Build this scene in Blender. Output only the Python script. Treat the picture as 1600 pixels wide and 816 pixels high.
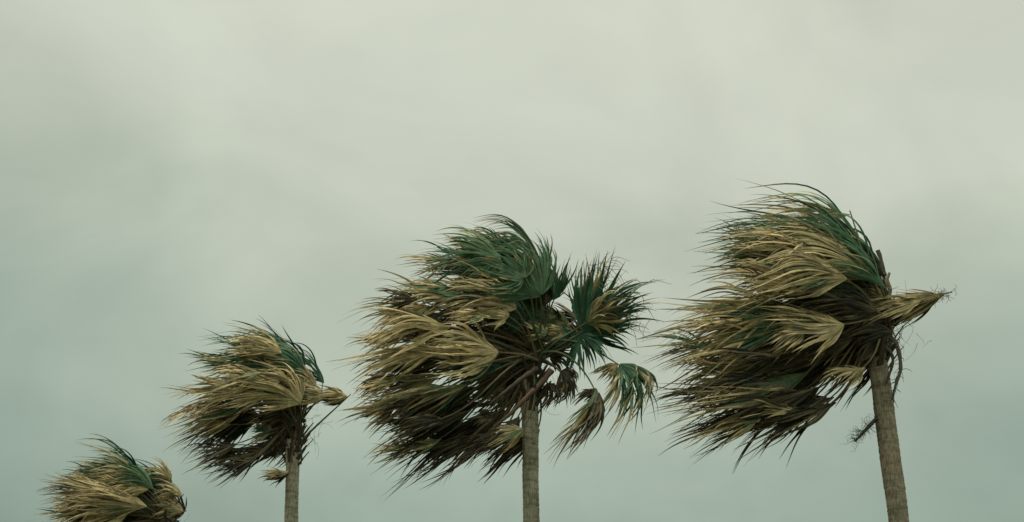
import bpy, math, random
import numpy as np

for o in list(bpy.data.objects):
    bpy.data.objects.remove(o)
scene = bpy.context.scene
COL = scene.collection
R = math.radians

# ------------------------------------------------------------------ camera
PITCH = R(18.0)
F = 2667.0                       # focal length in pixels of the 1600 px wide photograph
cam_d = bpy.data.cameras.new('camera')
cam_d.sensor_width = 36.0
cam_d.lens = F / 1600.0 * 36.0
cam_d.clip_end = 9000.0
cam = bpy.data.objects.new('camera', cam_d)
COL.objects.link(cam)
CAM = np.array([0.0, 0.0, 1.6])
cam.location = CAM
cam.rotation_euler = (R(90) + PITCH, 0, 0)
scene.camera = cam

# ------------------------------------------------------------------ sky: overcast
SUN_EL, SUN_AZ = R(60), R(256)   # azimuth clockwise from +Y: behind the camera, to the left
world = bpy.data.worlds.new('World')
scene.world = world
world.use_nodes = True
nt = world.node_tree
nt.nodes.clear()
N = nt.nodes.new
def L_(a, b): nt.links.new(a, b)
out = N('ShaderNodeOutputWorld')
sky = N('ShaderNodeTexSky'); sky.sky_type = 'NISHITA'; sky.sun_disc = False
sky.sun_elevation = SUN_EL; sky.sun_rotation = SUN_AZ
sky.air_density = 1.5; sky.dust_density = 4.0
bg_sky = N('ShaderNodeBackground'); bg_sky.inputs['Strength'].default_value = 0.06
L_(sky.outputs['Color'], bg_sky.inputs['Color'])
tc = N('ShaderNodeTexCoord')
sep = N('ShaderNodeSeparateXYZ'); L_(tc.outputs['Generated'], sep.inputs[0])
# broad soft cloud texture in direction space
def noise(scale_xyz, loc, scale, detail, rough):
    mp = N('ShaderNodeMapping'); mp.inputs['Scale'].default_value = scale_xyz
    mp.inputs['Location'].default_value = loc
    L_(tc.outputs['Generated'], mp.inputs['Vector'])
    nz = N('ShaderNodeTexNoise'); nz.inputs['Scale'].default_value = scale
    nz.inputs['Detail'].default_value = detail; nz.inputs['Roughness'].default_value = rough
    nz.inputs['Distortion'].default_value = 0.9
    L_(mp.outputs['Vector'], nz.inputs['Vector'])
    return nz.outputs['Fac']
def math_(op, a, b=None, c=None, clamp=False):
    m = N('ShaderNodeMath'); m.operation = op; m.use_clamp = clamp
    for i, v in enumerate((a, b, c)):
        if v is None: continue
        if isinstance(v, (int, float)): m.inputs[i].default_value = v
        else: L_(v, m.inputs[i])
    return m.outputs[0]
n1 = noise((1.0, 1.0, 2.2), (3.1, 0.4, 0.35), 2.6, 3.0, 0.45)
n2 = noise((1.0, 1.0, 1.5), (0.7, 5.2, 1.9), 7.0, 5.0, 0.5)
# height above the horizon: lighter cloud up, greener murk towards the horizon
h = math_('ADD', sep.outputs['Z'], math_('MULTIPLY', math_('SUBTRACT', n1, 0.5), 0.17))
h = math_('ADD', h, math_('MULTIPLY', math_('SUBTRACT', n2, 0.5), 0.13))
# a darker bank of cloud on the left of the horizon
bank = math_('MULTIPLY_ADD', sep.outputs['X'], -1.0, 0.14)
bank = math_('MULTIPLY', math_('MULTIPLY', bank, sep.outputs['X']), 0.72)
h = math_('ADD', h, math_('MAXIMUM', bank, -0.12))
ramp = N('ShaderNodeValToRGB')
cr = ramp.color_ramp
cr.interpolation = 'LINEAR'
stops = [(0.00, (0.165, 0.240, 0.195)), (0.10, (0.250, 0.335, 0.275)), (0.167, (0.320, 0.405, 0.335)),
         (0.22, (0.395, 0.470, 0.385)), (0.276, (0.490, 0.545, 0.445)), (0.34, (0.590, 0.630, 0.525)),
         (0.42, (0.635, 0.670, 0.560)), (1.0, (1.05, 1.08, 0.95))]
while len(cr.elements) < len(stops): cr.elements.new(0.5)
for e, (p, c) in zip(cr.elements, stops):
    e.position = p; e.color = (*c, 1)
L_(h, ramp.inputs['Fac'])
bg_cl = N('ShaderNodeBackground'); n3 = noise((1.0, 1.0, 1.4), (4.4, 1.3, 0.2), 4.6, 5.0, 0.5)
mot = math_('MULTIPLY_ADD', n3, 0.32, 0.61)
L_(mot, bg_cl.inputs['Strength'])
L_(ramp.outputs['Color'], bg_cl.inputs['Color'])
mix = N('ShaderNodeMixShader'); mix.inputs['Fac'].default_value = 0.94
L_(bg_sky.outputs[0], mix.inputs[1]); L_(bg_cl.outputs[0], mix.inputs[2])
L_(mix.outputs[0], out.inputs['Surface'])

# ------------------------------------------------------------------ sun through the cloud
sun_d = bpy.data.lights.new('sun', 'SUN')
sun_d.energy = 1.5
sun_d.angle = R(10)
sun_d.color = (1.0, 0.95, 0.84)
sun = bpy.data.objects.new('sun', sun_d)
COL.objects.link(sun)
sun.location = (-20, -10, 40)
sun.rotation_euler = (R(90) - SUN_EL, 0, -SUN_AZ + math.pi)

vs = scene.view_settings
vs.view_transform = 'Standard'; vs.look = 'None'; vs.exposure = 0.38; vs.gamma = 1.0
vs.use_curve_mapping = False

# ------------------------------------------------------------------ materials
def new_mat(name):
    m = bpy.data.materials.new(name); m.use_nodes = True
    t = m.node_tree; t.nodes.clear()
    return m, t

def leaf_material():
    m, t = new_mat('palm_leaf')
    o = t.nodes.new('ShaderNodeOutputMaterial')
    at = t.nodes.new('ShaderNodeAttribute'); at.attribute_name = 'tint'
    p = t.nodes.new('ShaderNodeBsdfPrincipled')
    p.inputs['Roughness'].default_value = 0.62
    p.inputs['Specular IOR Level'].default_value = 0.25
    tcn = t.nodes.new('ShaderNodeTexCoord')
    nz = t.nodes.new('ShaderNodeTexNoise'); nz.inputs['Scale'].default_value = 9.0; nz.inputs['Detail'].default_value = 4
    t.links.new(tcn.outputs['Object'], nz.inputs['Vector'])
    mr = t.nodes.new('ShaderNodeMapRange')
    mr.inputs['From Min'].default_value = 0.3; mr.inputs['From Max'].default_value = 0.7
    mr.inputs['To Min'].default_value = 0.72; mr.inputs['To Max'].default_value = 1.18
    t.links.new(nz.outputs['Fac'], mr.inputs['Value'])
    mx = t.nodes.new('ShaderNodeMix'); mx.data_type = 'RGBA'; mx.blend_type = 'MULTIPLY'
    mx.inputs[0].default_value = 1.0
    t.links.new(at.outputs['Color'], mx.inputs[6])
    t.links.new(mr.outputs['Result'], mx.inputs[7])
    t.links.new(mx.outputs[2], p.inputs['Base Color'])
    tr = t.nodes.new('ShaderNodeBsdfTranslucent')
    t.links.new(mx.outputs[2], tr.inputs['Color'])
    ms = t.nodes.new('ShaderNodeMixShader'); ms.inputs['Fac'].default_value = 0.12
    t.links.new(p.outputs[0], ms.inputs[1]); t.links.new(tr.outputs[0], ms.inputs[2])
    t.links.new(ms.outputs[0], o.inputs['Surface'])
    return m
M_LEAF = leaf_material()

def stalk_material():
    m, t = new_mat('palm_stalk')
    o = t.nodes.new('ShaderNodeOutputMaterial')
    at = t.nodes.new('ShaderNodeAttribute'); at.attribute_name = 'tint'
    p = t.nodes.new('ShaderNodeBsdfPrincipled'); p.inputs['Roughness'].default_value = 0.6
    t.links.new(at.outputs['Color'], p.inputs['Base Color'])
    t.links.new(p.outputs[0], o.inputs['Surface'])
    return m
M_STALK = stalk_material()

def trunk_material(name, base, dark, lichen):
    m, t = new_mat(name)
    o = t.nodes.new('ShaderNodeOutputMaterial')
    p = t.nodes.new('ShaderNodeBsdfPrincipled'); p.inputs['Roughness'].default_value = 0.9
    p.inputs['Specular IOR Level'].default_value = 0.15
    tcn = t.nodes.new('ShaderNodeTexCoord')
    def nzn(sc, scale, det):
        mp = t.nodes.new('ShaderNodeMapping'); mp.inputs['Scale'].default_value = sc
        t.links.new(tcn.outputs['Object'], mp.inputs['Vector'])
        nz = t.nodes.new('ShaderNodeTexNoise'); nz.inputs['Scale'].default_value = scale
        nz.inputs['Detail'].default_value = det; nz.inputs['Roughness'].default_value = 0.6
        t.links.new(mp.outputs['Vector'], nz.inputs['Vector'])
        return nz.outputs['Fac']
    fine = nzn((9, 9, 1.2), 6, 6)          # vertical grain
    band = nzn((1.1, 1.1, 5.5), 1.9, 7)    # ring to ring differences
    big = nzn((1.6, 1.6, 0.8), 1.8, 5)     # patches
    def ramp(fac, pos, cols):
        r = t.nodes.new('ShaderNodeValToRGB')
        while len(r.color_ramp.elements) < len(pos): r.color_ramp.elements.new(0.5)
        for e, q, c in zip(r.color_ramp.elements, pos, cols):
            e.position = q; e.color = (*c, 1)
        t.links.new(fac, r.inputs['Fac']); return r.outputs['Color']
    def mixc(a, b, fac, mode='MIX'):
        x = t.nodes.new('ShaderNodeMix'); x.data_type = 'RGBA'; x.blend_type = mode
        if isinstance(fac, float): x.inputs[0].default_value = fac
        else: t.links.new(fac, x.inputs[0])
        t.links.new(a, x.inputs[6]); t.links.new(b, x.inputs[7]); return x.outputs[2]
    c1 = ramp(band, (0.38, 0.46, 0.58), (dark, tuple(0.7 * b for b in base), base))
    c2 = ramp(big, (0.4, 0.6), (lichen, base))
    c = mixc(c1, c2, 0.55)
    g = ramp(fine, (0.36, 0.52, 0.66), ((0.5, 0.5, 0.5), (0.95, 0.95, 0.95), (1.15, 1.15, 1.15)))
    c = mixc(c, g, 1.0, 'MULTIPLY')
    t.links.new(c, p.inputs['Base Color'])
    bm = t.nodes.new('ShaderNodeBump'); bm.inputs['Strength'].default_value = 0.55; bm.inputs['Distance'].default_value = 0.02
    t.links.new(fine, bm.inputs['Height']); t.links.new(bm.outputs[0], p.inputs['Normal'])
    t.links.new(p.outputs[0], o.inputs['Surface'])
    return m

def ground_material():
    m, t = new_mat('dry_grass_ground')
    o = t.nodes.new('ShaderNodeOutputMaterial')
    p = t.nodes.new('ShaderNodeBsdfPrincipled'); p.inputs['Roughness'].default_value = 0.95
    tcn = t.nodes.new('ShaderNodeTexCoord')
    nz = t.nodes.new('ShaderNodeTexNoise'); nz.inputs['Scale'].default_value = 0.35; nz.inputs['Detail'].default_value = 10
    t.links.new(tcn.outputs['Object'], nz.inputs['Vector'])
    r = t.nodes.new('ShaderNodeValToRGB')
    r.color_ramp.elements[0].position = 0.35; r.color_ramp.elements[0].color = (0.035, 0.05, 0.02, 1)
    r.color_ramp.elements[1].position = 0.7; r.color_ramp.elements[1].color = (0.11, 0.095, 0.055, 1)
    t.links.new(nz.outputs['Fac'], r.inputs['Fac']); t.links.new(r.outputs['Color'], p.inputs['Base Color'])
    t.links.new(p.outputs[0], o.inputs['Surface'])
    return m

# ------------------------------------------------------------------ helpers
def link_mesh(name, verts, faces, mat, parent=None, tint=None, smooth=False):
    me = bpy.data.meshes.new(name)
    verts = np.asarray(verts, dtype=np.float32).reshape(-1, 3)
    faces = np.asarray(faces, dtype=np.int32)
    k = faces.shape[1]
    me.vertices.add(len(verts)); me.vertices.foreach_set('co', verts.ravel())
    me.loops.add(faces.size); me.loops.foreach_set('vertex_index', faces.ravel())
    me.polygons.add(len(faces))
    me.polygons.foreach_set('loop_start', np.arange(0, faces.size, k, dtype=np.int32))
    if tint is not None:
        a = me.attributes.new('tint', 'FLOAT_COLOR', 'POINT')
        tint = np.asarray(tint, dtype=np.float32).reshape(-1, 3)
        c4 = np.ones((len(verts), 4), dtype=np.float32); c4[:, :3] = tint
        a.data.foreach_set('color', c4.ravel())
    me.update(calc_edges=True)
    if smooth:
        me.polygons.foreach_set('use_smooth', np.ones(len(faces), dtype=bool))
    me.materials.append(mat)
    o = bpy.data.objects.new(name, me)
    COL.objects.link(o)
    if parent is not None: o.parent = parent
    return o

def at(x, y, Y):
    """point of the place seen at photo pixel (x, y) at distance Y in front of the camera"""
    u, v = (x - 800.0) / F, (408.0 - y) / F
    d = np.array([u, math.cos(PITCH) - v * math.sin(PITCH), math.sin(PITCH) + v * math.cos(PITCH)])
    return CAM + d * (Y / d[1])

def norm(v):
    return v / (np.linalg.norm(v, axis=-1, keepdims=True) + 1e-9)

def tube(pts, rad, sides=6, flat=1.0):
    """swept tube; returns verts, quad faces"""
    pts = np.asarray(pts, float); m = len(pts)
    rad = np.broadcast_to(np.asarray(rad, float), (m,))
    T = norm(np.gradient(pts, axis=0))
    up = np.array([0.03, -1.0, 0.05])
    V = []
    for i in range(m):
        s = np.cross(T[i], up); s /= np.linalg.norm(s) + 1e-9
        n = np.cross(s, T[i])
        a = np.arange(sides) * 2 * np.pi / sides
        V.append(pts[i] + rad[i] * (np.cos(a)[:, None] * s + flat * np.sin(a)[:, None] * n))
    V = np.concatenate(V)
    Fc = [(i * sides + j, i * sides + (j + 1) % sides, (i + 1) * sides + (j + 1) % sides, (i + 1) * sides + j)
          for i in range(m - 1) for j in range(sides)]
    return V, Fc

def bezier(p0, p1, p2, p3, m):
    t = np.linspace(0, 1, m)[:, None]
    return (1 - t) ** 3 * p0 + 3 * (1 - t) ** 2 * t * p1 + 3 * (1 - t) * t * t * p2 + t ** 3 * p3

def sm(x, a, b):
    t = np.clip((x - a) / (b - a), 0, 1)
    return t * t * (3 - 2 * t)

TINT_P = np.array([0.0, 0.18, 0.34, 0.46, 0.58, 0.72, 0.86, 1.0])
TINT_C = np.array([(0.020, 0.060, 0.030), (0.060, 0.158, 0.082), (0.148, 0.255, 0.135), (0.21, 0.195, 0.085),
                   (0.47, 0.37, 0.165), (0.66, 0.545, 0.285), (0.16, 0.132, 0.07), (0.028, 0.029, 0.020)])  # last stop near black: shade inside the crown painted as leaf colour
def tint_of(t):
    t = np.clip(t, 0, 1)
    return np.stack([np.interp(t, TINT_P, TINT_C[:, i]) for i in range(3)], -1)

# how dry, with shade at the dark end: base value, growth towards the tips, start of that growth, spread between segments
KIND = {'gg': (0.14, 0.40, 0.72, 0.07),    # fresh green, only the tips dry
        'g':  (0.16, 0.52, 0.42, 0.12),    # green with tan outer half
        'gd': (0.05, 0.20, 0.70, 0.06),    # deep green, shade of the crown put into the colour
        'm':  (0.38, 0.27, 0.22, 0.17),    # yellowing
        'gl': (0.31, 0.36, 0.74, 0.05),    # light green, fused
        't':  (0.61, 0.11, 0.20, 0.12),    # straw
        'd':  (0.95, -0.06, 0.45, 0.07)}    # old grey brown, darkened nearly to black to carry the crown's shade

# ------------------------------------------------------------------ one windblown fan leaf
def make_frond(tree, H, a0, a1, L, S, roll, kind, rng, dy0=0.0, dy1=0.0, bend=1.0, droop=0.0,
               curl=1.0, heart=None, pet=True, pet_col=None, nseg=None, late=0.0, split=0.48, pet_lift=0.25,
               keep=0.38, cup=0.30, wide=1.0, pet_straight=False, torn=0.42, thread=False):
    b = norm(np.array([math.cos(R(a0)), dy0, math.sin(R(a0))]))
    w = norm(np.array([math.cos(R(a1)), dy1, math.sin(R(a1))]))
    e1 = norm(np.cross(b, np.array([0, 1.0, 0])))
    e2 = np.cross(b, e1)
    lat = math.cos(R(roll)) * e1 + math.sin(R(roll)) * e2
    nrm = np.cross(b, lat)
    if nrm[1] > 0: nrm = -nrm
    S = S * 1.25
    n = nseg or int(np.clip(R(S) * 0.5 * L / 0.050, 26, 52))
    m = 18
    th = np.linspace(-0.5, 0.5, n) * R(S)
    th = th + rng.normal(0, 0.12 * R(S) / n, n)
    dth = R(S) / n
    s = np.linspace(0, 1, m)
    Lk = L * (1.0 - 0.36 * np.clip(np.abs(th) / (R(S) * 0.5 + 1e-6), 0, 1.1) ** 3) * np.clip(rng.normal(0.86, 0.13, n), 0.5, 1.06)
    uu = th / (R(S) * 0.5 + 1e-6)
    d = np.cos(th)[:, None] * b + np.sin(th)[:, None] * lat + nrm * (0.12 - cup * uu ** 2)[:, None]
    d = norm(d)
    d00 = d.copy()
    nk = norm(nrm + lat * (1.6 * cup * uu)[:, None])
    Nn = norm(nk - d * np.sum(d * nk, 1)[:, None])
    # locks of neighbouring segments that the wind holds together
    cl = np.zeros(n, int); c = 0; i = 0
    while i < n:
        g = int(rng.integers(2, 7)); cl[i:i + g] = c; c += 1; i += g
    c_off = rng.normal(0, 1, (c, 3)); c_off2 = rng.normal(0, 1, (c, 3))
    k_off = np.clip(rng.normal(0, 1, (n, 3)), -1.5, 1.5); k_off2 = np.clip(rng.normal(0, 1, (n, 3)), -1.5, 1.5)
    c_off = np.clip(c_off, -1.5, 1.5); c_off2 = np.clip(c_off2, -1.5, 1.5)
    ph = rng.uniform(0, 6.28, 8)
    spl = np.clip(split + rng.normal(0, 0.06, n), 0.2, 0.7)
    # torn segments that have come loose from the pleated body
    loose = rng.random(n) < torn
    spl = np.where(loose, rng.uniform(0.12, 0.36, n), spl)
    Lk = np.where(loose, Lk * rng.uniform(0.50, 0.95, n), Lk)
    lift = np.where(loose, rng.uniform(0.10, 0.42, n), 0.0)[:, None] * nrm
    lift = lift * (1 - 0.85 * uu ** 2)[:, None]
    lift = lift + np.where(loose, rng.normal(0, 0.16, n) * (1 - 0.85 * uu ** 2), 0.0)[:, None] * lat
    P = np.zeros((n, m, 3)); D = np.zeros((n, m, 3)); NN = np.zeros((n, m, 3))
    p = np.tile(H, (n, 1)) + d * 0.02
    ds = 1.0 / (m - 1)
    tw = rng.normal(0, 1, n)
    u = th / (R(S) * 0.5 + 1e-6)
    kn0 = np.zeros(n); kn_prev = np.zeros(n)
    for i in range(m):
        P[:, i] = p; D[:, i] = d; NN[:, i] = Nn
        si = s[i]
        free = sm(si, spl - 0.05, spl + 0.35)
        g = bend * (0.5 + 3.6 * sm(si, late, late + 0.75))
        sway = (np.sin(3.1 * u + 5.0 * si + ph[0])[:, None] * nrm + np.sin(2.3 * u + 4.0 * si + ph[1])[:, None] * lat)
        tgt = w + keep * (d00 - b) + 0.34 * sway + free[:, None] * curl * (0.20 * c_off[cl] + 0.12 * k_off
              + (0.16 * c_off2[cl] + 0.20 * k_off2 + np.array([0, 0, -0.22])) * sm(si, 0.6, 1.0)) + np.array([0, 0, -1.0]) * droop * sm(si, 0.35, 1.0)
        kn = sm(si, spl - 0.03, spl + 0.09)
        d2 = norm(d + (tgt - d) * np.clip(g * ds, 0, 0.6) + curl * (0.13 * c_off2[cl] + 0.16 * k_off) * (kn - kn0)[:, None]
                  + lift * (kn - kn0)[:, None])
        kn0 = kn
        Nn = Nn - d2 * np.sum(Nn * d2, 1)[:, None]
        Nn = norm(Nn)
        ang = tw * (0.55 * (kn - kn_prev) + ds * 1.3 * free); kn_prev = kn
        Nn = norm(Nn * np.cos(ang)[:, None] + np.cross(d2, Nn) * np.sin(ang)[:, None])
        d = d2
        p = p + d * (Lk * ds)[:, None]
    # draw the locks together towards their ends
    for q in range(c):
        idx = np.where(cl == q)[0]
        mean = P[idx].mean(0)
        f = (0.35 * sm(s, 0.35, 0.9))[None, :, None] * np.where(loose[idx], 0.0, 1.0)[:, None, None]
        P[idx] = P[idx] * (1 - f) + mean[None] * f
    # real half width of a segment and the depth of its fold
    wmax = np.clip(0.5 * dth * 0.46 * L, 0.020, 0.048) * wide * 1.55
    ss = s[None, :]
    prof = np.where(ss < 0.45, np.maximum(ss / 0.45, 0.08), 1.0)
    tap = np.clip(1 - (ss - 0.45) / 0.55, 0, 1) ** 0.78
    hw = wmax * prof * np.where(ss < 0.45, 1.0, np.maximum(tap, 0.055)) * rng.uniform(0.75, 1.25, (n, 1))
    gap = np.linalg.norm(np.roll(P, -1, 0) - P, axis=2); gap[-1] = gap[-2]
    ratio = np.clip(0.5 * gap / (hw + 1e-6), 0.25, 0.95)
    fr = sm(ss, spl[:, None] - 0.05, spl[:, None] + 0.2)
    openc = np.cos(np.clip(rng.normal(0.5, 0.28, (n, 1)), 0.1, 1.2))
    cs = ratio * (1 - fr) + openc * fr
    sn = np.sqrt(np.clip(1 - cs * cs, 0, 1))
    side = norm(np.cross(D, NN))
    A = P + side * (hw * cs)[..., None] - NN * (hw * sn)[..., None]
    B = P - side * (hw * cs)[..., None] - NN * (hw * sn)[..., None]
    if thread: tree.setdefault('tips', []).append(P[:, int(m * 0.78)])
    V = np.stack([A, P, B], 2)                       # n, m, 3, xyz
    base = (np.arange(n)[:, None] * m + np.arange(m - 1)[None, :]) * 3
    q1 = np.stack([base, base + 1, base + 4, base + 3], -1).reshape(-1, 4)
    q2 = np.stack([base + 1, base + 2, base + 5, base + 4], -1).reshape(-1, 4)
    faces = np.concatenate([q1, q2])
    kb, kg, k0, kv = KIND[kind]
    lock = rng.normal(0, 1, c)[cl]
    seg = rng.normal(0, 1, n)
    t = kb + kg * sm(ss + 0.10 * lock[:, None] + 0.06 * seg[:, None], k0, k0 + 0.42) + kv * (0.55 * seg + 0.45 * lock)[:, None]
    t = t + 0.05 * np.sin(9.0 * ss + 2.0 * lock[:, None] + ph[3]) + 0.10 * sm(ss, 0.86, 1.0) * (kind in ('t', 'm', 'g', 'gl', 'gg'))
    if kind == 't': t = np.clip(t, 0.40, 0.90)
    if kind == 'm': t = np.clip(t, 0.22, 0.90)
    val = np.clip(1.0 + 0.22 * rng.normal(0, 1, (n, 1)), 0.45, 1.4)
    col = tint_of(t) * val[..., None]
    col = np.repeat(col[:, :, None, :], 3, 2)
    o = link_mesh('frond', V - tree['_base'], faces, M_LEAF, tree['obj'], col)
    if pet and heart is not None:
        dist = np.linalg.norm(H - heart)
        if dist > 0.12:
            out_dir = norm(H - heart + np.array([0, 0, pet_lift * dist]))
            pts = bezier(heart, heart + out_dir * dist * 0.45, H - norm(b * 0.5 + norm(H - heart) * 0.6) * dist * 0.35, H + b * 0.10, 12)
            if pet_straight or float(np.dot(b, norm(H - heart))) < 0.3:
                u_ = norm(H - heart)
                pts = bezier(heart, heart + u_ * dist * .3 + np.array([0, 0, 0.06]), H - u_ * dist * 0.3, H + u_ * 0.10, 12)
            r = np.linspace(0.036, 0.014, 12)
            V2, F2 = tube(pts, r, 5, 0.6)
            pc = pet_col or ((0.16, 0.12, 0.055) if kind in ('t', 'd') else (0.07, 0.10, 0.035))
            cc = np.tile(np.array(pc) * rng.uniform(0.7, 1.2), (len(V2), 1))
            link_mesh('petiole', V2 - tree['_base'], F2, M_STALK, o, cc, True)
    return o

# ------------------------------------------------------------------ trunk
def make_trunk(tree, foot, top, r0, r1, mat, rng):
    hgt = top[2] - foot[2]
    rows = int(hgt / 0.016); sides = 40
    z = np.linspace(0, 1, rows)
    a = np.arange(sides) * 2 * np.pi / sides
    rings = [0.0]
    while rings[-1] < hgt: rings.append(rings[-1] + rng.uniform(0.05, 0.19))
    rings = np.array(rings)
    amp = rng.uniform(0.3, 1.0, len(rings))
    wave = 0.018 * np.sin(a + 1.0) + 0.012 * np.sin(2 * a + 2.2)
    V = np.zeros((rows, sides, 3))
    ph = rng.uniform(0, 6.28, 12)
    for i in range(rows):
        hz = z[i] * hgt + wave + 0.010 * np.sin(3 * a + ph[int(z[i] * 60) % 12])
        k = np.clip(np.searchsorted(rings, hz) - 1, 0, len(rings) - 2)
        f = (hz - rings[k]) / (rings[k + 1] - rings[k])
        step = amp[k] * (0.011 * (1 - f) - 0.012 * np.exp(-((f - 0.04) / 0.07) ** 2))
        rad = r0 + (r1 - r0) * z[i] ** 0.8 + 0.16 * math.exp(-z[i] * 22)
        lump = 0.007 * np.sin(a * 2 + ph[3] + 0.9 * z[i] * hgt) + 0.006 * np.sin(5 * a + ph[0] + 3 * z[i] * hgt) + 0.006 * np.sin(2 * a + ph[1] + 1.3 * z[i] * hgt) \
             + 0.004 * np.sin(9 * a + ph[2] + 7 * z[i] * hgt)
        rr = rad + step + lump + rng.normal(0, 0.0022, sides)
        bow = 0.10 * math.sin(z[i] * math.pi) * tree['bow']
        cx = foot + (top - foot) * z[i] + np.array([bow, 0, 0])
        V[i, :, 0] = cx[0] + rr * np.cos(a); V[i, :, 1] = cx[1] + rr * np.sin(a); V[i, :, 2] = cx[2]
    i0 = np.arange(rows - 1)[:, None] * sides; j = np.arange(sides)[None, :]; j2 = (j + 1) % sides
    faces = np.stack([i0 + j, i0 + j2, i0 + sides + j2, i0 + sides + j], -1).reshape(-1, 4)
    return link_mesh('trunk', V - tree['_base'], faces, mat, tree['obj'], None, True)

def leaf_base(tree, p0, direc, length, width, col, rng):
    """old split leaf base: a flat tapering boot that curls out from the trunk"""
    m = 9
    t = np.linspace(0, 1, m)
    direc = norm(direc)
    out = norm(np.array([direc[0], direc[1], 0.0]))
    pts = p0 + direc * (t * length)[:, None] + out * (0.16 * length * t ** 2)[:, None]
    r = width * (1.0 - 0.62 * t) * (1 + 0.08 * np.sin(9 * t + rng.uniform(0, 6)))
    tang = np.cross(out, np.array([0, 0, 1.0]))
    V = []
    for i in range(m):
        for uu, dd in ((-1, -0.25), (-0.5, 0.12), (0.0, 0.28), (0.5, 0.12), (1, -0.25), (0, -0.12)):
            V.append(pts[i] + tang * uu * r[i] + out * dd * r[i])
    Fc = [(i * 6 + k, i * 6 + (k + 1) % 6, (i + 1) * 6 + (k + 1) % 6, (i + 1) * 6 + k) for i in range(m - 1) for k in range(6)]
    V = np.array(V)
    c = np.tile(np.array(col), (len(V), 1)) * rng.uniform(0.7, 1.25, (len(V), 1))
    return link_mesh('leaf_base', V - tree['_base'], Fc, M_STALK, tree['obj'], c)

def ribbons(name, tree, starts, dirs, lens, width, col, rng, droop=0.0, wob=0.5, wind=(0, 0, 0), m=12, parent=None):
    """fine curly threads as three-sided strands in one part"""
    Vs, Fs, n0 = [], [], 0
    for p, d, l in zip(starts, dirs, lens):
        d = norm(np.array(d, float)); pts = [np.array(p, float)]
        acc = rng.normal(0, 1, 3)
        for i in range(m - 1):
            acc = acc * 0.75 + rng.normal(0, 0.7, 3)
            d = norm(d + (acc * wob + np.array(wind) + np.array([0, 0, -droop])) * (1.0 / m) * 2.0)
            pts.append(pts[-1] + d * l / (m - 1))
        V, Fc = tube(pts, np.linspace(width, width * 0.45, m), 3)
        Vs.append(V); Fs.append(np.array(Fc) + n0); n0 += len(V)
    V = np.concatenate(Vs); Fc = np.concatenate(Fs)
    c = np.tile(np.array(col), (len(V), 1))
    o = link_mesh(name, V - tree['_base'], Fc, M_STALK, parent or tree['obj'], c)
    return o

# ------------------------------------------------------------------ the ground
gv = []; gf = []
GN = 24
for i in range(GN + 1):
    for jx in range(GN + 1):
        gx = ((i / GN) * 2 - 1); gy = ((jx / GN) * 2 - 1)
        gv.append((math.copysign(abs(gx) ** 2.5, gx) * 4000, math.copysign(abs(gy) ** 2.5, gy) * 4000, 0))
for i in range(GN):
    for jx in range(GN):
        q = i * (GN + 1) + jx
        gf.append((q, q + GN + 1, q + GN + 2, q + 1))
g = link_mesh('ground', gv, gf, ground_material())
g['kind'] = 'structure'

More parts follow.
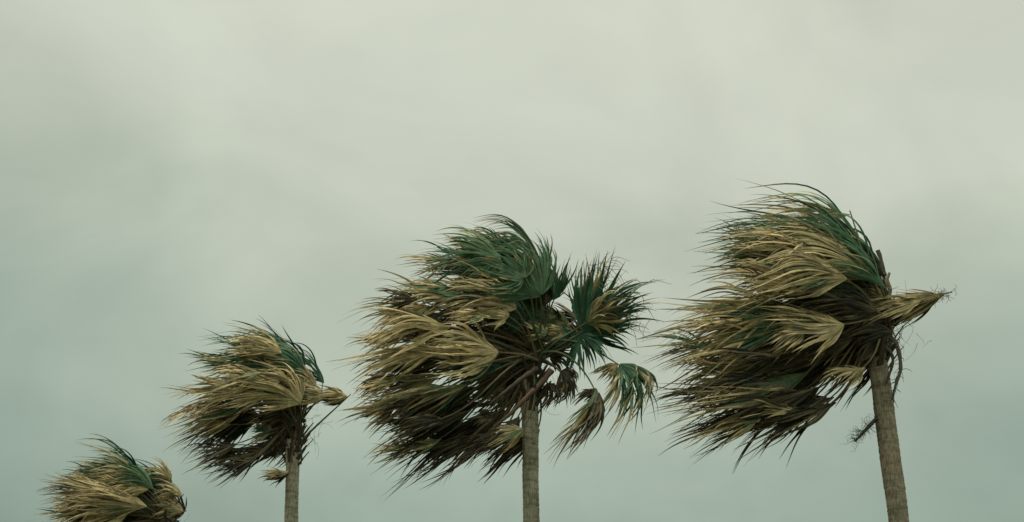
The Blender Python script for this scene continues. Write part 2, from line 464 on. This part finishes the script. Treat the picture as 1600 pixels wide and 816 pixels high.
# ------------------------------------------------------------------ the four palms
GROUP = 'row of windblown fan palms'
def make_palm(label, Y, crown_px, heart_px, bot_px, r0, r1, mat, specs, seed, bow=0.0, ghosts=2, over=2, stretch=1.0):
    rng = np.random.default_rng(seed)
    top = at(crown_px[0], crown_px[1], Y)
    low = at(bot_px[0], bot_px[1], Y)
    k = (top[2] - 0.0) / (top[2] - low[2])
    foot = top + (low - top) * k; foot[2] = -0.15
    base = np.array([foot[0], foot[1], 0.0])
    e = bpy.data.objects.new('palm_tree', None); COL.objects.link(e)
    e.location = base; e.empty_display_size = 0.5
    e['label'] = label; e['category'] = 'palm tree'; e['group'] = GROUP
    tree = {'obj': e, '_base': base, 'bow': bow, 'Y': Y}
    heart = at(heart_px[0], heart_px[1], Y)
    dep = top[1] * math.cos(PITCH) + (top[2] - CAM[2]) * math.sin(PITCH)
    mpp = dep / F
    tree['mpp'] = mpp; tree['heart'] = heart; tree['rng'] = rng; tree['top'] = top
    make_trunk(tree, foot, top + (top - foot) * (0.55 * (heart[2] - top[2]) / (top[2] - foot[2])), r0, r1, mat, rng)
    for sp in specs:
        hx, hy, dz, a0, a1, Lp, S, roll, kind = sp[:9]
        if 186 < a1 < 212 and hx < heart_px[0] - 40: Lp = Lp * stretch
        opt = dict(sp[9]) if len(sp) > 9 else {}
        gh = opt.pop('ghost', ghosts)
        n_over = opt.pop('over', over if gh and Lp > 80 else 0)
        roll = roll + 18
        H = at(hx, hy, Y + dz)
        opt.setdefault('dy0', 0.28 * np.sign(dz) * min(1, abs(dz)))
        opt.setdefault('dy1', 0.12 * np.sign(dz) * min(1, abs(dz)))
        pf = opt.pop('pet_from', None)
        hs = heart + np.array([rng.normal(0, .06), rng.normal(0, .06) + 0.1 * np.sign(dz), rng.normal(0, .12)])
        if pf: hs = at(pf[0], pf[1], Y - 0.15)
        make_frond(tree, H, a0, a1, Lp * mpp, S, roll, kind, rng, heart=hs, **opt)
        # shorter leaves layered over it, their stalks reaching farther downwind
        for q in range(n_over):
            o3 = {k: v for k, v in opt.items() if k not in ('dy0', 'dy1', 'late')}
            f = rng.uniform(0.05, 0.5); off = rng.normal(0, 0.10)
            am = R(0.4 * a0 + 0.6 * a1)
            H3 = at(hx + Lp * (f * math.cos(am) - off * math.sin(am)), hy - Lp * (f * math.sin(am) + off * math.cos(am)),
                    Y + dz + rng.uniform(-0.35, 0.2))
            k3 = {'t': ['t', 't', 'm'], 'm': ['t', 'm', 'd'], 'd': ['d', 'd', 'm'], 'g': ['g', 't', 'gg'],
                  'gg': ['gg', 'g', 'm'], 'gl': ['gg', 'g', 'gl'], 'gd': ['gd']}[kind]
            make_frond(tree, H3, a1 + rng.normal(-10, 14), a1 + rng.normal(0, 5), Lp * mpp * rng.uniform(0.36, 0.60),
                       S * rng.uniform(0.8, 1.3), roll + rng.normal(0, 20), k3[int(rng.integers(len(k3)))], rng,
                       heart=heart + rng.normal(0, .08, 3), **{**o3, 'bend': 0.7})
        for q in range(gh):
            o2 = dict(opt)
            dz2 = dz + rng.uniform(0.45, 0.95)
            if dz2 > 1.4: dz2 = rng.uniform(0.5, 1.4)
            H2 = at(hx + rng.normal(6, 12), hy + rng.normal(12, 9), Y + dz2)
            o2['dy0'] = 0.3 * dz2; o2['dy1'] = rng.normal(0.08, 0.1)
            k2 = {'t': 'd', 'm': 'd', 'g': 'gd', 'gg': 'gd'}.get(kind, 'd')  # leaves behind mostly get a darker colour kind in place of shade
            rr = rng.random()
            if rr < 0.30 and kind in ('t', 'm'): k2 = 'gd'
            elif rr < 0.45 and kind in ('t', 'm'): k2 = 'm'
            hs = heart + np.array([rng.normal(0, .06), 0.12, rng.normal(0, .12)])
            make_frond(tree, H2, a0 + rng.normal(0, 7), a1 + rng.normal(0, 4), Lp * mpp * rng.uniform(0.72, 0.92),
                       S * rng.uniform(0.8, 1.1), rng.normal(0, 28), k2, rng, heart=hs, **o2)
    # boots of old leaves round the top of the trunk
    nb = 26
    for i in range(nb):
        a = i * 2.399963 + rng.normal(0, .15)
        f = i / nb
        rr = r1 * 0.96
        c = top + (heart - top) * (f * 0.9 - 0.12)
        p0 = c + np.array([math.cos(a) * rr, math.sin(a) * rr, 0])
        dr = np.array([math.cos(a) * 0.55, math.sin(a) * 0.55, 1.0])
        leaf_base(tree, p0, dr, rng.uniform(0.32, 0.6), 0.085, (0.075, 0.052, 0.032), rng)
    # fibre and threads tangled in the crown
    nf = 150
    st = heart + rng.normal(0, 1, (nf, 3)) * np.array([0.40, 0.3, 0.38]) + np.array([-0.25, 0, -0.1])
    dr = rng.normal(0, 1, (nf, 3)) + np.array([-0.8, 0, -0.4])
    fb = ribbons('fibre', tree, st, dr, rng.uniform(0.3, 0.8, nf), 0.0045, (0.045, 0.036, 0.025), rng, 0.2, 1.6, (-0.6, 0, -0.1))
    fb['kind'] = 'stuff'
    return tree

BARK_A = trunk_material('bark_grey', (0.56, 0.51, 0.37), (0.15, 0.135, 0.095), (0.30, 0.30, 0.20))
BARK_B = trunk_material('bark_brown', (0.44, 0.36, 0.25), (0.11, 0.085, 0.058), (0.36, 0.34, 0.24))

# fields: leaf joint (x, y in the photo, metres nearer - / farther +), angle leaving the stalk, angle it is blown to,
#         length in px, fan spread, roll of the fan, colour kind, options
FAR_RIGHT = [
    (1380, 440, 0.1, 114, 186, 310, 30, 35, 'g', dict(late=0.2, bend=1.9, keep=0.2, split=0.6, curl=0.7)),
    (1384, 450, -.3, 120, 186, 335, 34, 30, 'gl', dict(late=0.16, bend=1.7, keep=0.25, split=0.6, curl=0.7)),
    (1376, 432, .3, 118, 187, 315, 30, 20, 't', dict(late=0.18, bend=1.9, keep=0.2, curl=0.7)),
    (1372, 452, .4, 132, 180, 345, 40, 20, 'gg', dict(bend=1.3, curl=0.6)),
    (1352, 428, .6, 146, 184, 320, 46, 20, 'gg'),
    (1340, 415, .2, 150, 186, 275, 50, 15, 'gg'),
    (1384, 452, -.5, 122, 176, 200, 52, 25, 'gl', dict(split=0.6, ghost=0)),
    (1372, 440, -.5, 138, 192, 215, 60, 25, 't'),
    (1352, 420, -.6, 146, 190, 225, 54, 25, 't'),
    (1325, 436, -.9, 158, 192, 190, 80, 20, 't'),
    (1345, 452, -.4, 165, 191, 220, 56, 25, 'm', dict(over=0)),
    (1290, 392, -.3, 163, 188, 165, 66, 25, 't'),
    (1290, 440, -.5, 170, 195, 215, 56, 20, 't'),
    (1320, 507, -1.0, 182, 190, 140, 88, 15, 't', dict(bend=0.7)),
    (1255, 478, -.3, 184, 197, 258, 44, 20, 'm'),
    (1240, 505, -.4, 190, 199, 240, 42, 20, 'm'),
    (1275, 500, .2, 190, 199, 280, 42, 20, 'd'),
    (1245, 545, -.1, 193, 200, 245, 42, 20, 'm'),
    (1262, 582, -.3, 196, 197, 262, 40, 20, 'm'),
    (1275, 606, -.4, 197, 196, 248, 36, 20, 'd'),
    (1305, 620, -.2, 197, 195, 250, 34, 20, 'd'),
    (1290, 560, .4, 194, 201, 255, 48, 25, 'd'),
    (1303, 630, -.4, 202, 197, 165, 44, 25, 'd', dict(ghost=0)),
    (1353, 574, -.7, 200, 208, 80, 60, 20, 't', dict(ghost=0, bend=0.6)),
    (1480, 458, -.2, 188, 197, 150, 20, 20, 't', dict(ghost=0, pet_straight=True, bend=0.4, curl=0.45, split=0.6)),
    (1478, 459, -.1, 198, 206, 150, 22, 10, 't', dict(ghost=0, pet=False, bend=0.4, curl=0.5, split=0.6)),
    (1476, 460, 0.05, 203, 211, 165, 26, 0, 'd', dict(ghost=0, pet=False, bend=0.4, curl=0.5)),
    (1440, 470, -.3, 192, 205, 110, 46, 20, 't', dict(ghost=0, bend=0.5)),
    (1430, 475, 0.1, 200, 212, 110, 50, -20, 'd', dict(ghost=0, bend=0.5)),
    (1395, 470, -.2, 160, 190, 90, 70, 20, 't', dict(ghost=0)),
    (1396, 520, -.35, 195, 206, 90, 90, -30, 'd', dict(ghost=0)),
    (1394, 540, .1, 200, 210, 80, 90, -20, 'd', dict(ghost=0)),
    (1395, 500, -.2, 175, 205, 110, 90, 10, 'd', dict(ghost=1)),
    (1370, 500, .3, 172, 195, 190, 90, 5, 'd'),
    (1376, 525, .2, 186, 201, 175, 95, 5, 'd'),
    (1362, 480, .6, 162, 190, 200, 90, 5, 'd'),
    (1384, 500, -.3, 150, 195, 130, 90, 5, 'd', dict(ghost=0)),
    (1372, 488, -.6, 178, 196, 150, 80, -40, 'd', dict(ghost=0)),  # from here: near-black leaves put in as shade inside the crown
    (1330, 475, -.7, 184, 198, 140, 70, -40, 'd', dict(ghost=0)),
    (1300, 540, -.5, 188, 200, 140, 70, -40, 'd', dict(ghost=0)),
]
MIDDLE = [
    (850, 424, -.1, 106, 198, 168, 26, 15, 'gl', dict(late=0.42, bend=3.0, ghost=1, split=0.6, keep=0.2, curl=0.5, torn=0.2)),
    (842, 420, .3, 108, 195, 140, 36, 25, 'gg', dict(curl=0.5, torn=0.2, late=0.3, bend=1.8, ghost=0)),
    (856, 446, .2, 88, 130, 95, 44, 30, 'gg', dict(late=0.4, ghost=0, split=0.6)),
    (846, 462, -.7, 122, 165, 140, 125, 0, 'gl', dict(bend=0.65, split=0.60)),
    (864, 470, -.2, 62, 78, 85, 46, 0, 'gg', dict(ghost=0, bend=0.5)),
    (784, 408, -.3, 146, 183, 140, 74, 10, 'gl', dict(split=0.55)),
    (786, 420, 0.0, 162, 191, 160, 66, 20, 'gg'),
    (800, 402, .3, 140, 178, 140, 66, 20, 'g'),
    (808, 483, -.8, 148, 189, 145, 84, 10, 't', dict(bend=0.75)),
    (706, 512, -.7, 172, 204, 185, 52, 20, 't'),
    (725, 462, -.2, 164, 196, 150, 68, 20, 'm'),
    (762, 468, -.1, 163, 194, 160, 70, 20, 't'),
    (685, 482, 0.0, 176, 201, 145, 60, 20, 'm'),
    (780, 550, -1.0, 180, 194, 145, 95, 5, 't', dict(bend=0.65)),
    (690, 545, -.4, 186, 205, 182, 50, 20, 't'),
    (690, 585, -.1, 194, 207, 172, 50, 20, 'm'),
    (730, 600, -.5, 196, 208, 170, 50, 20, 'm'),
    (738, 640, -.2, 201, 206, 205, 36, 20, 'd'),
    (725, 610, -.3, 200, 206, 175, 42, 20, 'd'),
    (764, 662, .2, 204, 206, 205, 34, 20, 'd'),
    (774, 672, -.1, 206, 206, 208, 28, 20, 'd', dict(ghost=0)),
    (810, 668, -.2, 213, 213, 145, 52, 15, 'd', dict(ghost=1)),
    (812, 650, -.4, 232, 212, 125, 60, 10, 'd', dict(ghost=1)),
    (790, 640, .2, 212, 214, 150, 60, 10, 'd', dict(ghost=0)),
    (822, 540, .3, 170, 196, 170, 100, 5, 'd'),
    (765, 540, .4, 182, 198, 150, 80, 0, 'd'),
    (812, 580, .4, 186, 206, 150, 90, 5, 'd'),
    (832, 500, .4, 150, 182, 130, 120, 5, 'd'),
    (848, 500, -.1, 140, 190, 90, 120, 5, 'gd', dict(ghost=1)),
    (890, 522, .1, 172, 192, 95, 84, 10, 'm', dict(ghost=1)),
    (870, 495, .2, 150, 190, 80, 100, 10, 'm', dict(ghost=1)),
    (885, 520, .3, 120, 150, 60, 90, 0, 'm', dict(ghost=1, bend=.5)),
    (900, 532, .2, 140, 165, 55, 100, 0, 'g', dict(ghost=1, bend=.5)),
    (912, 526, -.2, 60, 52, 168, 80, 0, 'gg', dict(bend=0.35, droop=1.3, ghost=0, thread=True, curl=1.5, wide=1.2)),
    (914, 516, .2, 72, 62, 152, 60, 20, 'g', dict(bend=0.35, droop=2.2, ghost=0, thread=True, curl=1.9)),
    (910, 518, .3, 36, 28, 150, 76, 10, 'gg', dict(bend=0.35, droop=1.8, ghost=0, thread=True, curl=1.7, wide=1.2)),
    (915, 520, .4, 82, 74, 140, 56, 10, 'gd', dict(bend=0.35, droop=1.5, ghost=0, curl=1.5, wide=1.2)),
    (905, 522, -.3, 292, 262, 85, 110, 0, 'gd', dict(bend=0.4, ghost=0)),
    (906, 522, .1, 5, 335, 110, 80, 10, 'gd', dict(bend=0.5, droop=1.5, ghost=0, curl=1.6)),
    (915, 505, -.4, 30, 350, 100, 80, 10, 'm', dict(bend=0.5, droop=1.5, ghost=0, curl=1.8)),
    (968, 568, -.5, 303, 236, 148, 84, 0, 'g', dict(ghost=0, late=0.1, bend=1.2, pet_lift=0.9)),
    (972, 570, -.4, 322, 240, 138, 50, 0, 'gg', dict(ghost=0, late=0.2, bend=1.6, pet=False)),
    (965, 568, -.3, 220, 218, 55, 80, 0, 't', dict(ghost=0, pet=False)),
    (932, 606, -.6, 258, 229, 150, 44, 10, 'm', dict(ghost=0, pet_lift=0.9, keep=0.3)),
    (936, 612, -.65, 262, 230, 145, 44, 10, 'd', dict(ghost=0, pet=False, keep=0.3)),
    (932, 606, -.5, 215, 215, 50, 60, 10, 'd', dict(ghost=0, pet=False)),
    (875, 580, -.2, 320, 252, 62, 100, 5, 'd', dict(ghost=0)),
    (885, 590, .1, 270, 225, 62, 90, 5, 'd', dict(ghost=0)),
    (855, 598, -.1, 290, 232, 60, 100, 5, 'd', dict(ghost=0)),
    (858, 560, .2, 20, 300, 50, 110, 5, 'd', dict(ghost=0)),
]
SECOND = [
    (480, 589, -.1, 122, 174, 126, 60, 25, 'g'),
    (470, 578, .2, 125, 172, 141, 56, 25, 'g'),
    (460, 571, .4, 130, 172, 146, 54, 20, 'g', dict(curl=0.5, keep=0.2, torn=0.2)),
    (454, 573, .3, 140, 182, 163, 56, 20, 'gg'),
    (446, 580, 0.0, 152, 190, 175, 56, 20, 'gg'),
    (470, 632, -.7, 132, 186, 141, 95, 5, 't'),
    (424, 599, -.6, 158, 196, 141, 66, 20, 't'),
    (441, 553, -.4, 140, 188, 112, 66, 20, 't'),
    (382, 610, -.4, 177, 207, 146, 52, 20, 't'),
    (392, 632, -.1, 190, 209, 158, 52, 20, 'm'),
    (402, 642, .3, 184, 206, 169, 54, 20, 'd'),
    (372, 693, -.2, 192, 199, 108, 42, 20, 'd', dict(ghost=0)),
    (378, 700, .1, 194, 200, 100, 40, 10, 'd', dict(ghost=0)),
    (402, 715, -.3, 203, 204, 118, 44, 20, 'd', dict(ghost=0)),
    (415, 705, .1, 200, 205, 110, 50, 10, 'd', dict(ghost=0)),
    (435, 695, 0.0, 196, 204, 125, 50, 10, 'd', dict(ghost=1)),
    (452, 737, -.4, 186, 196, 54, 56, 20, 't', dict(ghost=0, bend=0.5)),
    (452, 740, -.2, 194, 200, 50, 50, 10, 'd', dict(ghost=0, bend=0.5, pet=False)),
    (544, 620, -.2, 172, 178, 62, 62, 0, 't', dict(ghost=0, bend=0.5, curl=0.9, pet_col=(0.09, 0.10, 0.04), pet_straight=True, pet_from=(470, 690))),
    (540, 625, .1, 165, 172, 56, 70, 0, 'd', dict(ghost=0, bend=0.5, curl=0.6, pet=False)),
    (508, 622, -.3, 150, 180, 70, 84, 10, 't', dict(ghost=0)),
    (494, 604, -.2, 130, 172, 62, 80, 10, 't', dict(ghost=0)),
    (500, 620, 0.1, 165, 192, 70, 70, 10, 'd', dict(ghost=0)),
    (460, 655, .2, 168, 200, 100, 120, 5, 'd'),
    (470, 690, .1, 200, 208, 70, 100, 5, 'd', dict(ghost=0)),
    (470, 665, .2, 160, 192, 75, 100, 5, 'd'),
]
NEAR_LEFT = [
    (240, 766, -.3, 128, 184, 161, 34, 25, 'g', dict(late=0.1, curl=0.5, torn=0.3)),
    (233, 764, .1, 134, 178, 165, 38, 25, 'g', dict(curl=0.5, keep=0.25)),
    (240, 766, -.5, 126, 172, 102, 44, 10, 'gl', dict(ghost=0, split=0.6)),
    (225, 760, .3, 138, 180, 136, 56, 20, 'g', dict(curl=0.5, keep=0.25)),
    (175, 753, .3, 168, 186, 86, 60, 20, 'gd'),
    (220, 760, -.4, 145, 190, 108, 66, 20, 't'),
    (233, 765, -.5, 160, 195, 96, 76, 20, 't'),
    (231, 792, -.7, 160, 187, 188, 60, 20, 't'),
    (190, 785, -.5, 166, 194, 153, 60, 20, 't'),
    (200, 804, -.7, 176, 197, 142, 84, 10, 't'),
    (217, 822, -.5, 186, 200, 170, 66, 20, 'm'),
    (268, 750, -.2, 125, 180, 62, 70, 15, 't', dict(ghost=0, curl=1.2, keep=0.55)),
    (284, 776, -.3, 138, 190, 64, 76, 15, 't', dict(ghost=0, curl=1.2, keep=0.55)),
    (287, 800, -.2, 150, 200, 66, 80, 15, 't', dict(ghost=0, curl=1.2, keep=0.55)),
    (284, 824, -.2, 155, 200, 70, 80, 15, 'd', dict(ghost=0, curl=1.2, keep=0.55)),
    (250, 805, .3, 150, 190, 110, 120, 5, 'd'),
    (262, 790, .4, 130, 180, 75, 110, 5, 'd'),
    (240, 845, .2, 190, 203, 130, 90, 5, 'd'),
]

t4 = make_palm('tall fan palm at far right, browner leaning trunk, straw leaf jutting right of the crown', 33.0,
               (1372, 572), (1380, 492), (1403, 816), 0.212, 0.182, BARK_B, FAR_RIGHT, 11, bow=0.25, stretch=1.10)
t3 = make_palm('tall fan palm in the middle with two leaves drooping right of its straight grey trunk', 37.0,
               (828, 640), (838, 560), (830, 816), 0.21, 0.177, BARK_A, MIDDLE, 23, bow=0.0, stretch=1.07)
t2 = make_palm('smaller fan palm second from the left, one bent leaf on a bare stalk right', 46.0,
               (457, 722), (467, 660), (455, 816), 0.205, 0.182, BARK_A, SECOND, 37, bow=0.1)
t1 = make_palm('lowest fan palm at far left, only the top of its crown in view', 52.0,
               (258, 860), (256, 812), (258, 960), 0.21, 0.185, BARK_A, NEAR_LEFT, 41, bow=0.0)

# ------------------------------------------------------------------ dead flower stalk and hanging dry stalks on the far right palm
def pxs(tree, pts):
    return np.array([at(x, y, tree['Y'] + d) for x, y, d in pts])
def smooth_line(pts, m):
    pts = np.asarray(pts, float); t = np.linspace(0, len(pts) - 1, m)
    o = np.zeros((m, 3))
    for q, tt in enumerate(t):
        i = min(int(tt), len(pts) - 2); f = tt - i
        p0 = pts[max(i - 1, 0)]; p1 = pts[i]; p2 = pts[i + 1]; p3 = pts[min(i + 2, len(pts) - 1)]
        o[q] = 0.5 * ((2 * p1) + (-p0 + p2) * f + (2 * p0 - 5 * p1 + 4 * p2 - p3) * f * f + (-p0 + 3 * p1 - 3 * p2 + p3) * f ** 3)
    return o
rng = np.random.default_rng(5)
def stalk(tree, name, pts, r0, r1, col, flat=0.6, m=22):
    line = smooth_line(pxs(tree, pts), m)
    V, Fc = tube(line, np.linspace(r0, r1, m) * (1 + 0.12 * np.sin(np.arange(m) * 1.7)), 6, flat)
    c = np.tile(np.array(col), (len(V), 1)) * rng.uniform(0.75, 1.2, (len(V), 1))
    return link_mesh(name, V - tree['_base'], Fc, M_STALK, tree['obj'], c, True), line

fs, line = stalk(t4, 'flower_stalk', [(1386, 640, 0), (1364, 660, -.1), (1348, 677, -.2), (1336, 690, -.3)], 0.05, 0.016, (0.045, 0.04, 0.032))
ns = 110
ii = rng.integers(6, 22, ns)
tw = ribbons('twig', t4, line[ii], rng.normal(0, 1, (ns, 3)) * np.array([.7, .6, .7]) + np.array([-0.7, 0, -0.05]),
             rng.uniform(0.12, 0.40, ns), 0.004, (0.045, 0.042, 0.034), rng, 0.1, 1.8, (-0.3, 0, 0), parent=fs)
tw['kind'] = 'stuff'
ds, line2 = stalk(t4, 'dry_stalk', [(1384, 522, -.3), (1398, 533, -.3), (1405, 552, -.3), (1407, 578, -.28), (1400, 600, -.28), (1394, 624, -.26)], 0.055, 0.022, (0.13, 0.115, 0.08), 0.35)
ii = rng.integers(3, 22, 40)
rf = ribbons('ragged_fibre', t4, line2[ii], rng.normal(0, 1, (40, 3)) * .6 + np.array([-.2, 0, -.8]), rng.uniform(0.12, 0.4, 40), 0.008,
             (0.11, 0.095, 0.065), rng, 0.8, 1.0, (-0.3, 0, 0), parent=ds)
rf['kind'] = 'stuff'
stalk(t4, 'dry_stalk', [(1372, 535, -.3), (1390, 548, -.35), (1395, 565, -.3), (1388, 590, -.26), (1384, 600, -.25)], 0.04, 0.02, (0.09, 0.065, 0.04), 0.5)
stalk(t4, 'dry_sheath', [(1382, 425, .1), (1378, 410, .1), (1374, 398, .1), (1371, 391, .1)], 0.025, 0.055, (0.10, 0.08, 0.055), 0.2, 8)
stalk(t4, 'dry_sheath', [(1384, 448, .1), (1386, 436, .1), (1390, 426, .1)], 0.035, 0.03, (0.32, 0.25, 0.15), 0.25, 8)
stalk(t4, 'dry_sheath', [(1386, 470, 0), (1391, 455, 0), (1388, 441, 0)], 0.05, 0.03, (0.22, 0.17, 0.10), 0.25, 8)
stalk(t3, 'dry_stalk', [(862, 578, -.3), (846, 598, -.4), (822, 622, -.5), (796, 648, -.5), (770, 668, -.5)], 0.075, 0.03, (0.13, 0.08, 0.042), 0.5)
stalk(t3, 'dry_stalk', [(840, 575, -.35), (815, 592, -.45), (790, 612, -.5), (764, 632, -.5)], 0.065, 0.03, (0.09, 0.065, 0.042), 0.5)
stalk(t2, 'dry_stalk', [(468, 690, -.2), (474, 694, -.2), (480, 687, -.2)], 0.03, 0.02, (0.06, 0.05, 0.03), 0.6)
stalk(t2, 'dry_stalk', [(468, 695, -.3), (471, 712, -.3), (470, 726, -.27)], 0.035, 0.02, (0.06, 0.05, 0.03), 0.6)

ns = 26
st = at(1474, 460, 32.8) + rng.normal(0, 1, (ns, 3)) * np.array([0.14, 0.05, 0.05])
fr = ribbons('frayed_fibre', t4, st, rng.normal(0, 1, (ns, 3)) + np.array([-0.3, 0, -0.1]), rng.uniform(0.12, 0.32, ns), 0.006,
             (0.20, 0.16, 0.09), rng, 0.3, 1.5, (-0.4, 0, 0))
fr['kind'] = 'stuff'

# dry threads hanging from the split tips of the upright leaf right of the middle palm
ns = 60
tips = np.concatenate(t3['tips'])
st = tips[rng.integers(0, len(tips), ns)]
th_ = ribbons('thread', t3, st, rng.normal(0, 1, (ns, 3)) * 0.6 + np.array([0.5, 0, 0.3]), rng.uniform(0.3, 0.75, ns), 0.008,
              (0.30, 0.235, 0.125), rng, 1.2, 0.9, (0.2, 0, 0))
th_['kind'] = 'stuff'
